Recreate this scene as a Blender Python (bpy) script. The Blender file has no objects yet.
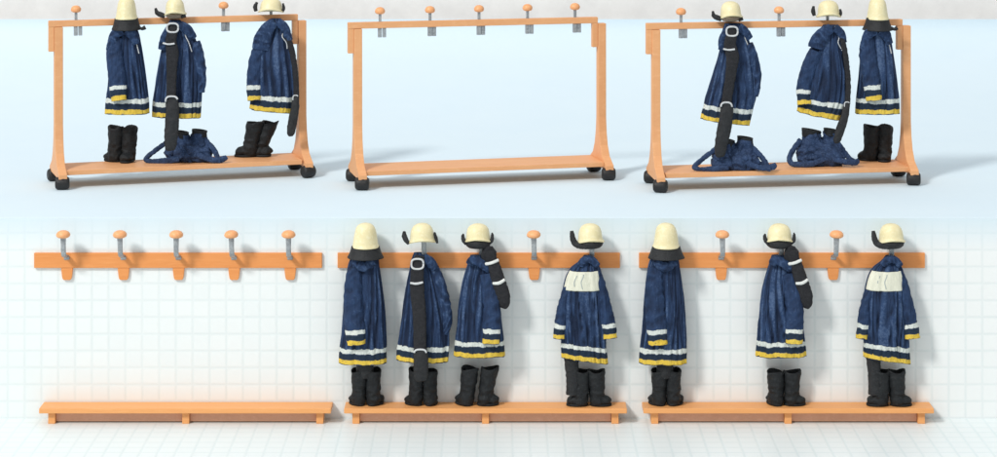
import bpy, bmesh, math, random
from mathutils import Vector, Matrix, noise

random.seed(7)
sc = bpy.context.scene
COL = sc.collection
PI = math.pi

# ------------------------------------------------------------------ camera numbers
D = 22.0            # camera distance from the tiled wall
ZC = 6.08           # camera height
HZ = -190.0         # horizon row of the photograph
DECK = 2.0          # height of the upper deck

def kk(Y): return D / (D + Y)
def W(px, py, Y):
    k = kk(Y)
    return Vector(((px - 498.5) / (100 * k), Y, ZC - (py - HZ) / (100 * k)))
def G(px, py, Z):                       # point of the horizontal plane Z
    k = (py - HZ) / (100 * (ZC - Z))
    Y = D / k - D
    return Vector(((px - 498.5) / (100 * k), Y, Z))
def S(Y): return 0.01 / kk(Y)           # metres that one photo pixel spans at depth Y

# ------------------------------------------------------------------ materials
def new_mat(name):
    m = bpy.data.materials.new(name); m.use_nodes = True
    nt = m.node_tree
    return m, nt, nt.nodes['Principled BSDF']
def nd(nt, typ, **kw):
    n = nt.nodes.new(typ)
    for k, v in kw.items():
        if k == 'inputs':
            for a, b in v.items(): n.inputs[a].default_value = b
        else: setattr(n, k, v)
    return n
def mth(nt, op, a, b=None, c=None, clamp=False):
    n = nt.nodes.new('ShaderNodeMath'); n.operation = op; n.use_clamp = clamp
    for i, v in enumerate((a, b, c)):
        if v is None: continue
        if hasattr(v, 'links') or hasattr(v, 'is_linked'): nt.links.new(v, n.inputs[i])
        else: n.inputs[i].default_value = v
    return n.outputs[0]
def mix(nt, fac, a, b):
    n = nt.nodes.new('ShaderNodeMix'); n.data_type = 'RGBA'
    for i, v in ((0, fac), (6, a), (7, b)):
        if hasattr(v, 'is_linked'): nt.links.new(v, n.inputs[i])
        elif i == 0: n.inputs[0].default_value = v
        else: n.inputs[i].default_value = (v[0], v[1], v[2], 1)
    return n.outputs[2]
def noise_tex(nt, scale, detail=4, rough=.55, vec=None):
    n = nd(nt, 'ShaderNodeTexNoise', inputs={'Scale': scale, 'Detail': detail, 'Roughness': rough})
    if vec is not None: nt.links.new(vec, n.inputs['Vector'])
    return n
def objco(nt, sx=1, sy=1, sz=1):
    tc = nt.nodes.new('ShaderNodeTexCoord')
    mp = nt.nodes.new('ShaderNodeMapping'); mp.inputs['Scale'].default_value = (sx, sy, sz)
    info = nt.nodes.new('ShaderNodeObjectInfo')
    nt.links.new(tc.outputs['Object'], mp.inputs['Vector'])
    ad = nt.nodes.new('ShaderNodeVectorMath'); ad.operation = 'ADD'
    cb = nt.nodes.new('ShaderNodeCombineXYZ')
    r = mth(nt, 'MULTIPLY', info.outputs['Random'], 37.0)
    for i in range(3): nt.links.new(r, cb.inputs[i])
    nt.links.new(mp.outputs[0], ad.inputs[0]); nt.links.new(cb.outputs[0], ad.inputs[1])
    return ad.outputs[0]
def bump(nt, bsdf, h, strength, dist):
    b = nd(nt, 'ShaderNodeBump', inputs={'Strength': strength, 'Distance': dist})
    nt.links.new(h, b.inputs['Height']); nt.links.new(b.outputs[0], bsdf.inputs['Normal'])

def painted(name, base, dark, light, rough=.55, scale=14, bstr=.25, spec=.4, stretch=(1, 1, 1)):
    m, nt, b = new_mat(name)
    co = objco(nt, *stretch)
    n1 = noise_tex(nt, scale, 5, .6, co); n2 = noise_tex(nt, scale * 5, 3, .6, co)
    f = mth(nt, 'MULTIPLY_ADD', n1.outputs[0], 2.2, -.6, True)
    c = mix(nt, f, dark, base)
    f2 = mth(nt, 'MULTIPLY_ADD', n2.outputs[0], 3.0, -1.55, True)
    c = mix(nt, f2, c, light)
    nt.links.new(c, b.inputs['Base Color'])
    b.inputs['Specular IOR Level'].default_value = spec
    r = mth(nt, 'MULTIPLY_ADD', n2.outputs[0], .3, rough - .15)
    nt.links.new(r, b.inputs['Roughness'])
    h = mth(nt, 'ADD', n1.outputs[0], n2.outputs[0])
    bump(nt, b, h, bstr, .012)
    return m

M = {}
M['wood_wall'] = painted('orange_wood', (.79, .315, .097), (.73, .27, .078), (.85, .38, .14), .5, 5, .10, .35, (.18, 3, 4))
M['wood_bench'] = painted('bench_wood', (.83, .395, .145), (.78, .35, .12), (.88, .46, .19), .5, 5, .10, .35, (.18, 3, 4))
M['wood_rack'] = painted('pale_orange_wood', (.78, .405, .19), (.73, .355, .16), (.83, .46, .235), .5, 5, .12, .35, (.5, 2, 1.2))
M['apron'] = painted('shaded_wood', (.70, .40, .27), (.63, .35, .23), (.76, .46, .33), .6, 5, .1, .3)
M['knob'] = painted('knob_wood', (.86, .42, .19), (.78, .34, .14), (.92, .54, .30), .4, 9, .1, .4)
M['cream'] = painted('cream_enamel', (.84, .77, .49), (.74, .65, .37), (.90, .85, .64), .42, 9, .2, .45)
M['black'] = painted('black_leather', (.020, .022, .025), (.010, .011, .013), (.045, .047, .05), .6, 18, .5, .35)
M['boot'] = painted('black_rubber', (.015, .018, .020), (.009, .010, .012), (.036, .040, .044), .62, 12, .3, .25)
M['webbing'] = painted('black_webbing', (.022, .023, .028), (.011, .012, .015), (.06, .06, .065), .7, 30, .8, .3)
M['silver'] = painted('silver_paint', (.66, .68, .69), (.42, .44, .46), (.82, .84, .85), .4, 25, .3, .6)
M['white'] = painted('white_paint', (.78, .80, .77), (.60, .63, .62), (.86, .87, .85), .55, 30, .3, .3)
M['tan'] = painted('tan_lining', (.40, .31, .22), (.25, .2, .15), (.5, .4, .3), .7, 20, .3, .3)
M['metal'] = painted('grey_metal', (.40, .43, .45), (.20, .22, .24), (.62, .66, .68), .38, 22, .2, .6)
M['metal'].node_tree.nodes['Principled BSDF'].inputs['Metallic'].default_value = .25
M['caster'] = painted('caster_rubber', (.018, .017, .017), (.010, .010, .011), (.04, .038, .036), .5, 20, .3, .4)
M['panel'] = painted('reflective_cloth', (.77, .77, .64), (.62, .63, .52), (.84, .84, .74), .5, 22, .35, .3, (1.6, 1, .35))
M['stroke'] = painted('faded_print', (.36, .42, .42), (.30, .36, .37), (.5, .55, .53), .6, 20, .1)
M['navy_dark'] = painted('dark_lining', (.010, .013, .022), (.006, .008, .013), (.02, .025, .035), .8, 15, .3, .2)
M['trouser'] = painted('navy_trouser_cloth', (.034, .066, .150), (.012, .024, .060), (.09, .145, .27), .72, 14, .6, .25)

def coat_cloth(name, base, dark, light):
    """Navy cloth; distance from hem or cuff ('band', metres/100) picks the reflective bands."""
    m, nt, b = new_mat(name)
    co = objco(nt)
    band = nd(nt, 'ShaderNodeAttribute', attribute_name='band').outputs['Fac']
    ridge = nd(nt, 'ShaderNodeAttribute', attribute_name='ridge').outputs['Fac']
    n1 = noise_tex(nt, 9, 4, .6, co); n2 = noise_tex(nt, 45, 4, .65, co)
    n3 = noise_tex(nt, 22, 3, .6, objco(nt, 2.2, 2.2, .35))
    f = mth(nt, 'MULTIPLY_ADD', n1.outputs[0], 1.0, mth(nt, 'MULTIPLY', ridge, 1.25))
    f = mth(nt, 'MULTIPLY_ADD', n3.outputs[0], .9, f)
    f = mth(nt, 'MULTIPLY_ADD', f, .9, -.46, True)  # fold shading put into the colour: dark wash in the creases
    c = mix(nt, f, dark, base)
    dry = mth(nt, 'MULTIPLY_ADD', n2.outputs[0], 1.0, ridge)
    dry = mth(nt, 'MULTIPLY_ADD', dry, 2.2, -1.55, True)  # painted highlights on the fold ridges, like dry-brushing
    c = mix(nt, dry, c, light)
    # bands, with the wobble of a hand-painted edge
    w = noise_tex(nt, 13, 3, .6, co)
    bb = mth(nt, 'ADD', band, mth(nt, 'MULTIPLY_ADD', w.outputs[0], 4.6, -2.3))
    def seg(a, e):
        up = mth(nt, 'MULTIPLY', mth(nt, 'SUBTRACT', bb, a), 1.6, None, True)
        dn = mth(nt, 'MULTIPLY', mth(nt, 'SUBTRACT', e, bb), 1.6, None, True)
        return mth(nt, 'MULTIPLY', up, dn)
    chip = mth(nt, 'MULTIPLY_ADD', n2.outputs[0], -7, 5.2, True)
    c = mix(nt, seg(5.0, 10.8), c, (.012, .026, .050))
    ye = mix(nt, n1.outputs[0], (.60, .38, .025), (.84, .63, .11))
    wh = mix(nt, n1.outputs[0], (.50, .56, .54), (.82, .84, .78))
    c = mix(nt, mth(nt, 'MULTIPLY', seg(.2, 5.2), chip), c, ye)
    c = mix(nt, mth(nt, 'MULTIPLY', seg(10.8, 15.8), chip), c, wh)
    nt.links.new(c, b.inputs['Base Color'])
    b.inputs['Roughness'].default_value = .72
    b.inputs['Specular IOR Level'].default_value = .25
    h = mth(nt, 'ADD', mth(nt, 'MULTIPLY', n3.outputs[0], 1.2), mth(nt, 'MULTIPLY', n2.outputs[0], .5))
    bump(nt, b, h, .6, .02)
    return m
M['coat'] = coat_cloth('navy_coat_cloth', (.026, .060, .148), (.008, .018, .048), (.095, .150, .265))

PALE = (.668, .788, .860)
PALE_EDGE = (.660, .778, .842)        # pale blue of the backdrop card
def tile_material(name, ax, ay, blend_top=False, gs=.62):
    m, nt, b = new_mat(name)
    geo = nt.nodes.new('ShaderNodeNewGeometry')
    sp = nt.nodes.new('ShaderNodeSeparateXYZ'); nt.links.new(geo.outputs['Position'], sp.inputs[0])
    T = .168
    def cell(out, off):
        u = mth(nt, 'MULTIPLY_ADD', out, 1 / T, off)
        fr = mth(nt, 'FRACT', u)
        d = mth(nt, 'MINIMUM', fr, mth(nt, 'SUBTRACT', 1.0, fr))
        return u, d
    wv = noise_tex(nt, 1.3, 2, .5, geo.outputs['Position'])
    u, du = cell(sp.outputs[ax], 100.0 + .19); v, dv = cell(sp.outputs[ay], 100.0)
    d = mth(nt, 'MINIMUM', du, dv)
    g = mth(nt, 'MULTIPLY_ADD', d, 9.5, -.12, True)          # 0 in the joint, 1 on the tile
    cb = nt.nodes.new('ShaderNodeCombineXYZ')
    nt.links.new(mth(nt, 'FLOOR', u), cb.inputs[0]); nt.links.new(mth(nt, 'FLOOR', v), cb.inputs[1])
    wn = nd(nt, 'ShaderNodeTexWhiteNoise', noise_dimensions='2D'); nt.links.new(cb.outputs[0], wn.inputs['Vector'])
    fine = noise_tex(nt, 9, 5, .6, geo.outputs['Position'])
    tile = mix(nt, mth(nt, 'MULTIPLY_ADD', wn.outputs['Value'], .75, mth(nt, 'MULTIPLY', fine.outputs[0], .3)), (.785, .835, .84), (.815, .855, .855))
    # the left end of the wall is a little cooler than the right
    side = mth(nt, 'MULTIPLY_ADD', sp.outputs[0], .1, mth(nt, 'MULTIPLY_ADD', wv.outputs[0], .5, .25), True)
    tile = mix(nt, mth(nt, 'MULTIPLY', side, .75), tile, (.84, .86, .855))
    grout_s = mth(nt, 'SUBTRACT', 1.0, g)
    grout_s = mth(nt, 'MULTIPLY', grout_s, mth(nt, 'MULTIPLY_ADD', wv.outputs[0], .8, .25))
    c = mix(nt, mth(nt, 'MULTIPLY', grout_s, gs), tile, (.64, .72, .73))
    h = g
    if not blend_top: c = mix(nt, .35, c, (.68, .80, .83))
    if blend_top:
        t = mth(nt, 'MULTIPLY_ADD', sp.outputs[2], 1 / .34, -1.66 / .34, True)
        c = mix(nt, t, c, PALE_EDGE)
        h = mth(nt, 'MULTIPLY', g, mth(nt, 'SUBTRACT', 1.0, t))
    nt.links.new(c, b.inputs['Base Color'])
    b.inputs['Roughness'].default_value = .38
    b.inputs['Specular IOR Level'].default_value = .3
    tl = mth(nt, 'MULTIPLY', wn.outputs['Value'], .25)
    bump(nt, b, mth(nt, 'ADD', h, mth(nt, 'MULTIPLY', fine.outputs[0], .25)), .09, .02)
    return m
M['tile_wall'] = tile_material('white_wall_tiles', 0, 2, True)
M['tile_floor'] = tile_material('white_floor_tiles', 0, 1, False, 1.0)

def flat_card(name, a, bcol, scale, bs=.05):
    m, nt, b = new_mat(name)
    geo = nt.nodes.new('ShaderNodeNewGeometry')
    n = noise_tex(nt, scale, 6, .62, geo.outputs['Position'])
    f = mth(nt, 'MULTIPLY_ADD', n.outputs[0], 2.4, -.7, True)
    nt.links.new(mix(nt, f, a, bcol), b.inputs['Base Color'])
    b.inputs['Roughness'].default_value = .85; b.inputs['Specular IOR Level'].default_value = .15
    bump(nt, b, n.outputs[0], bs, .02)
    return m
M['card'] = flat_card('pale_blue_card', (PALE[0] * .985, PALE[1] * .99, PALE[2] * .995), (PALE[0] * 1.01, PALE[1] * 1.005, PALE[2]), 1.1)
M['paper'] = flat_card('mottled_paper', (.80, .79, .775), (.90, .89, .87), 2.6, .1)

# ------------------------------------------------------------------ mesh helpers
class MB:
    def __init__(self): self.v = []; self.f = []; self.band = []; self.ridge = []; self.mi = []; self.smooth = True
    def add(self, p, band=100.0, ridge=0.0):
        self.v.append(Vector(p)); self.band.append(band); self.ridge.append(ridge); return len(self.v) - 1
    def face(self, idx, mi=0): self.f.append(tuple(idx)); self.mi.append(mi)
    def rings(self, rings, closed=True, cap0=True, cap1=True, bands=None, ridges=None, mi=0):
        ids = []
        for i, r in enumerate(rings):
            ids.append([self.add(p, 100.0 if bands is None else bands[i][j], 0.0 if ridges is None else ridges[i][j]) for j, p in enumerate(r)])
        n = len(ids[0])
        for i in range(len(ids) - 1):
            a, b = ids[i], ids[i + 1]
            for j in range(n if closed else n - 1):
                k = (j + 1) % n
                self.face((a[j], a[k], b[k], b[j]), mi)
        if closed and cap0: self.face(list(reversed(ids[0])), mi)
        if closed and cap1: self.face(ids[-1], mi)
        return ids
    def tube(self, pts, n=20, step=1.0, wr=0.0, wf=.25, seed=0, cuff=False, sup=1.0, dark_end=None, bandscale=1.0, mi=0):
        P = resample(pts, step)
        L = [0.0]
        for a, b in zip(P, P[1:]): L.append(L[-1] + (Vector(b[:3]) - Vector(a[:3])).length)
        tot = L[-1]
        R, B, Q = [], [], []
        for i, p in enumerate(P):
            c = Vector(p[:3])
            t = (Vector(P[min(i + 1, len(P) - 1)][:3]) - Vector(P[max(i - 1, 0)][:3])).normalized()
            A = t.cross(Vector((0, 1, 0)))
            if A.length < .15: A = Vector((1, 0, 0))
            A.normalize(); Bx = A.cross(t).normalized()
            ring, bd, rg = [], [], []
            for j in range(n):
                th = 2 * PI * j / n
                ca, sa = math.cos(th), math.sin(th)
                ca = math.copysign(abs(ca) ** sup, ca); sa = math.copysign(abs(sa) ** sup, sa)
                q = 0.0
                if wr:
                    q = .8 - 2.6 * abs(noise.noise(Vector((ca * .8 + seed, sa * .8, L[i] * wf * 1.2 + ca * .5))))
                    q += .5 * noise.noise(Vector((ca * 3, sa * 3 + seed, L[i] * wf * 2)))
                s = wr * q
                ring.append(c + A * (p[3] + s) * ca + Bx * (p[4] + s) * sa)
                bd.append((tot - L[i]) / bandscale if cuff else 100.0); rg.append(q * (.22 if cuff else .4))
            R.append(ring); B.append(bd); Q.append(rg)
        ids = self.rings(R, True, True, dark_end is None, B, Q, mi)
        if dark_end is not None:                       # hollow end
            c = Vector(P[-1][:3]); t = (c - Vector(P[-2][:3])).normalized()
            last = ids[-1]
            r1 = [self.add(c + (self.v[k] - c) * .82, 100, -1) for k in last]
            r2 = [self.add(c + (self.v[k] - c) * .7 - t * 3, 100, -1) for k in last]
            m = len(last)
            for a, b in ((last, r1), (r1, r2)):
                for j in range(m): self.face((a[j], a[(j + 1) % m], b[(j + 1) % m], b[j]), dark_end)
            self.face(r2, dark_end)
        return P
    def lathe(self, prof, n=40, sx=1, sy=1, c=(0, 0, 0), mtx=None, cap0=True, cap1=True, phis=None, wob=0.0, seed=0):
        R = []
        for (r, z) in prof:
            ring = []
            for j in range(n):
                th = 2 * PI * j / n
                w = 1 + wob * noise.noise(Vector((math.cos(th) * 1.5 + seed, math.sin(th) * 1.5, z * .1)))
                p = Vector((c[0] + r * sx * w * math.cos(th), c[1] + r * sy * w * math.sin(th), c[2] + z))
                if mtx is not None: p = mtx @ p
                ring.append(p)
            R.append(ring)
        return self.rings(R, True, cap0, cap1)
    def box(self, x0, x1, y0, y1, z0, z1):
        i = [self.add(p) for p in ((x0, y0, z0), (x1, y0, z0), (x1, y1, z0), (x0, y1, z0), (x0, y0, z1), (x1, y0, z1), (x1, y1, z1), (x0, y1, z1))]
        for f in ((3, 2, 1, 0), (4, 5, 6, 7), (0, 1, 5, 4), (1, 2, 6, 5), (2, 3, 7, 6), (3, 0, 4, 7)): self.face([i[k] for k in f])
    def extrude_x(self, poly, x0, x1):                 # poly of (y,z)
        a = [self.add((x0, y, z)) for y, z in poly]; b = [self.add((x1, y, z)) for y, z in poly]
        n = len(poly)
        for j in range(n): self.face((a[j], a[(j + 1) % n], b[(j + 1) % n], b[j]))
        self.face(list(reversed(a))); self.face(b)
    def patch(self, fn, nu=12, nv=12, thick=.8):
        """Sheet fn(u,v) -> point, with thickness behind it."""
        F = [[Vector(fn(i / nu, j / nv)) for i in range(nu + 1)] for j in range(nv + 1)]
        a = [[self.add(F[j][i], 100, .3 * noise.noise(F[j][i] * .2)) for i in range(nu + 1)] for j in range(nv + 1)]
        b = [[self.add(F[j][i] + Vector((0, thick, 0)), 100, -.3) for i in range(nu + 1)] for j in range(nv + 1)]
        for j in range(nv):
            for i in range(nu):
                self.face((a[j][i], a[j][i + 1], a[j + 1][i + 1], a[j + 1][i]))
                self.face((b[j][i], b[j + 1][i], b[j + 1][i + 1], b[j][i + 1]))
        for i in range(nu):
            self.face((a[0][i + 1], a[0][i], b[0][i], b[0][i + 1])); self.face((a[nv][i], a[nv][i + 1], b[nv][i + 1], b[nv][i]))
        for j in range(nv):
            self.face((a[j][0], a[j + 1][0], b[j + 1][0], b[j][0])); self.face((a[j + 1][nu], a[j][nu], b[j][nu], b[j + 1][nu]))
    def mesh(self, name, scale=1.0, mats=(), smooth=True, bevel=0.0, recalc=True):
        me = bpy.data.meshes.new(name)
        me.from_pydata([v * scale for v in self.v], [], self.f)
        a = me.attributes.new('band', 'FLOAT', 'POINT'); a.data.foreach_set('value', self.band)
        a = me.attributes.new('ridge', 'FLOAT', 'POINT'); a.data.foreach_set('value', self.ridge)
        for mm in mats: me.materials.append(M[mm])
        me.polygons.foreach_set('material_index', self.mi)
        bm = bmesh.new(); bm.from_mesh(me)
        if recalc: bmesh.ops.recalc_face_normals(bm, faces=bm.faces)
        if bevel:
            es = [e for e in bm.edges if e.is_manifold and e.calc_face_angle(0) > .5]
            bmesh.ops.bevel(bm, geom=es, offset=bevel, segments=2, affect='EDGES', profile=.6)
        bm.to_mesh(me); bm.free()
        me.polygons.foreach_set('use_smooth', [smooth] * len(me.polygons))
        me.update()
        return me

def resample(pts, step):
    pts = [tuple(p) for p in pts]
    out = []
    n = len(pts)
    for i in range(n - 1):
        p0, p1, p2, p3 = pts[max(i - 1, 0)], pts[i], pts[i + 1], pts[min(i + 2, n - 1)]
        L = (Vector(p2[:3]) - Vector(p1[:3])).length
        m = max(2, int(L / step))
        for k in range(m):
            t = k / m
            out.append(tuple(.5 * (2 * b + (c - a) * t + (2 * a - 5 * b + 4 * c - d) * t * t + (3 * b - a - 3 * c + d) * t ** 3)
                             for a, b, c, d in zip(p0, p1, p2, p3)))
    out.append(pts[-1])
    return out
def interp(rows, y):
    if y <= rows[0][0]: return rows[0][1:]
    for i in range(len(rows) - 1):
        a, b = rows[i], rows[i + 1]
        if y <= b[0]:
            t = (y - a[0]) / (b[0] - a[0])
            p0 = rows[max(i - 1, 0)]; p3 = rows[min(i + 2, len(rows) - 1)]
            r = []
            for c in range(1, len(a)):
                m1 = (b[c] - p0[c]) / max(b[0] - p0[0], 1e-6) * (b[0] - a[0]); m2 = (p3[c] - a[c]) / max(p3[0] - a[0], 1e-6) * (b[0] - a[0])
                r.append((2*t**3-3*t*t+1)*a[c] + (t**3-2*t*t+t)*m1 + (-2*t**3+3*t*t)*b[c] + (t**3-t*t)*m2)
            return tuple(r)
    return rows[-1][1:]

def link(o, parent=None, loc=None):
    COL.objects.link(o)
    if parent is not None: o.parent = parent
    if loc is not None: o.location = loc
    return o
def obj(name, me, parent=None, loc=None): return link(bpy.data.objects.new(name, me), parent, loc)
def thing(name, label, cat, loc, rz=0.0, group=None):
    o = bpy.data.objects.new(name, None); o.empty_display_size = .1
    link(o, None, loc); o.rotation_euler = (0, 0, rz)
    o['label'] = label; o['category'] = cat
    if group: o['group'] = group
    return o
def struct(name, me): o = obj(name, me); o['kind'] = 'structure'; return o
def copy_children(src, dst):
    for ch in [c for c in bpy.data.objects if c.parent == src]:
        c = ch.copy(); COL.objects.link(c); c.parent = dst
        copy_children(ch, c)
def dup(src, label, loc, rz=None):
    r = src.copy(); COL.objects.link(r); r.location = loc; r['label'] = label
    if rz is not None: r.rotation_euler = (0, 0, rz)
    copy_children(src, r)
    return r

def remeshed(mb, name, voxel, scale, mats, disp=None, smooth_it=4):
    """Fuse the overlapping closed shells of mb into one skin, then crease it."""
    me = mb.mesh(name + '_raw', 1.0)
    o = bpy.data.objects.new(name + '_raw', me); COL.objects.link(o)
    md = o.modifiers.new('r', 'REMESH'); md.mode = 'VOXEL'; md.voxel_size = voxel
    ms = o.modifiers.new('s', 'SMOOTH'); ms.iterations = smooth_it; ms.factor = .5
    dg = bpy.context.evaluated_depsgraph_get(); dg.update()
    out = bpy.data.meshes.new_from_object(o.evaluated_get(dg)); out.name = name
    bpy.data.objects.remove(o); bpy.data.meshes.remove(me)
    nv = len(out.vertices)
    nrm = [v.normal.copy() for v in out.vertices]; co = [v.co.copy() for v in out.vertices]
    rid = [0.0] * nv
    for i in range(nv):
        p = co[i]
        if disp:
            d, rid[i] = disp(p)
            p = p + nrm[i] * d
        out.vertices[i].co = p * scale
    for a in list(out.attributes):
        if a.name in ('band', 'ridge'): out.attributes.remove(a)
    a = out.attributes.new('ridge', 'FLOAT', 'POINT'); a.data.foreach_set('value', rid)
    out.materials.clear()
    for mm in mats: out.materials.append(M[mm])
    out.polygons.foreach_set('use_smooth', [True] * len(out.polygons))
    out.update()
    return out

# ------------------------------------------------------------------ the setting
def sheet(profile, x0, x1, nx, name, mat):
    mb = MB()
    ids = [[mb.add((x0 + (x1 - x0) * i / nx, y, z)) for i in range(nx + 1)] for y, z in profile]
    for a, b in zip(ids, ids[1:]):
        for i in range(nx): mb.face((a[i], a[i + 1], b[i + 1], b[i]))
    return struct(name, mb.mesh(name, 1, (mat,), recalc=False))
AR = .005
arc = [(AR - AR * math.cos(t), DECK - AR + AR * math.sin(t)) for t in [i / 16 * PI / 2 for i in range(17)]]
sheet([(0, 0), (0, .9)] + arc, -11, 11, 1, 'tiled_wall', 'tile_wall')
sheet([(-26, 0), (0, 0)], -16, 16, 1, 'tiled_floor', 'tile_floor')
CT = 3.035
cyc = [(5 + 5 * math.sin(t), DECK + 1 - math.cos(t)) for t in [i / 24 * PI / 2 for i in range(25)]]
sheet([(AR, DECK), (3, DECK)] + cyc + [(10, CT)], -11, 11, 1, 'backdrop', 'card')
sheet([(10.5, -.5), (10.5, 3.8)], -16, 16, 1, 'paper_wall', 'paper')

# ------------------------------------------------------------------ wall rails and benches
def hook_meshes():
    m = .01
    mb = MB()
    mb.tube([(0, -3.0, 1, 2.9, 1.0), (0, -3.8, 4, 2.9, 1.0), (0, -8, 5.5, 2.7, 1.2), (0, -15, 7, 2.6, 1.3), (0, -19.4, 11, 2.5, 1.3), (0, -20, 18, 2.5, 1.3), (0, -20, 26, 2.8, 1.3)], n=14, step=.8, sup=.6)
    shank = mb.mesh('hook', m, ('metal',))
    mb = MB()
    mb.lathe([(0.2, 13), (2.6, 13.2), (4.8, 13.6), (6.4, 14.6), (7.0, 15.9), (6.7, 17.6), (5.3, 19.4), (3.0, 20.5), (.2, 20.8)], 28, c=(0, -20, 12.6))
    knob = mb.mesh('knob', m, ('knob',))
    mb = MB()
    tab = [(-5.8, -7.6), (5.8, -7.6), (5.6, -11), (5.0, -16), (4.4, -18.6), (3.2, -19.6), (-3.2, -19.6), (-4.4, -18.6), (-5.0, -16), (-5.6, -11)]
    mb.rings([[Vector((x, -2.9, z)) for x, z in tab], [Vector((x, -.2, z)) for x, z in tab]])
    peg = mb.mesh('peg', m * 1.0, ('wood_wall',), smooth=False, bevel=.006)
    return shank, knob, peg
HK = hook_meshes()
def hook_z(py_knob): return None
RAILS = [(34, 322, (63.5, 120.5, 176, 232, 288.5), 'bare orange wall rail with five empty hooks, above the empty bench'),
         (337.5, 620, (368, 424.5, 481.5, 534.5, 592), 'orange wall rail hung with four coats and one empty hook'),
         (639, 925, (666, 723, 781.5, 836, 892), 'orange wall rail hung with three coats and two empty hooks')]
HOOKY = {}
for ri, (x0, x1, hx, lab) in enumerate(RAILS):
    zc = W(0, 260.5, -.03).z
    cx = (W(x0, 0, -.03).x + W(x1, 0, -.03).x) / 2; hw = (W(x1, 0, -.03).x - W(x0, 0, -.03).x) / 2
    t = thing('wall_coat_rail', lab, 'coat rail', (cx, 0, zc - .075), group='wall coat rails')
    mb = MB(); mb.box(-hw, hw, -.032, -.001, 0, .15)
    obj('board', mb.mesh('board', 1, ('wood_wall',), smooth=False, bevel=.006), t)
    for x in hx:
        X = W(x, 240, -.20).x - cx
        h = obj('hook', HK[0], t, (X, 0, .075 + .0)); h.rotation_euler = (0, random.uniform(-.03, .03), 0)
        obj('knob', HK[1], h); obj('peg', HK[2], t, (X, 0, .075))
# hook knob: origin at rail mid height; knob centre z = +17 px there

BENCH_TOP = .165
for x0, x1, lab in ((39, 331, 'empty low orange bench against the tiled wall'),
                    (344, 627, 'low orange bench carrying four pairs of boots'),
                    (643.5, 934, 'low orange bench carrying three pairs of boots')):
    a = W(x0, 409, -.25).x; b = W(x1, 409, -.25).x; cx = (a + b) / 2; hw = (b - a) / 2
    t = thing('boot_bench', lab, 'bench', (cx, -.13, 0), group='low boot benches')
    mb = MB(); mb.box(-hw, hw, -.125, .125, BENCH_TOP - .05, BENCH_TOP)
    obj('seat', mb.mesh('seat', 1, ('wood_bench',), smooth=False, bevel=.007), t)
    for lx in (-hw + .115, 0, hw - .115):
        mb = MB(); mb.box(lx - .035, lx + .035, -.075, .10, 0, BENCH_TOP - .052)
        obj('leg', mb.mesh('leg', 1, ('wood_bench',), smooth=False, bevel=.005), t)
    for sa, sb in ((-hw + .152, -.037), (.037, hw - .152)):
        mb = MB(); mb.box(sa, sb, -.03, -.005, .012, BENCH_TOP - .052)
        obj('apron', mb.mesh('apron', 1, ('apron',), smooth=False, bevel=.003), t)

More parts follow.
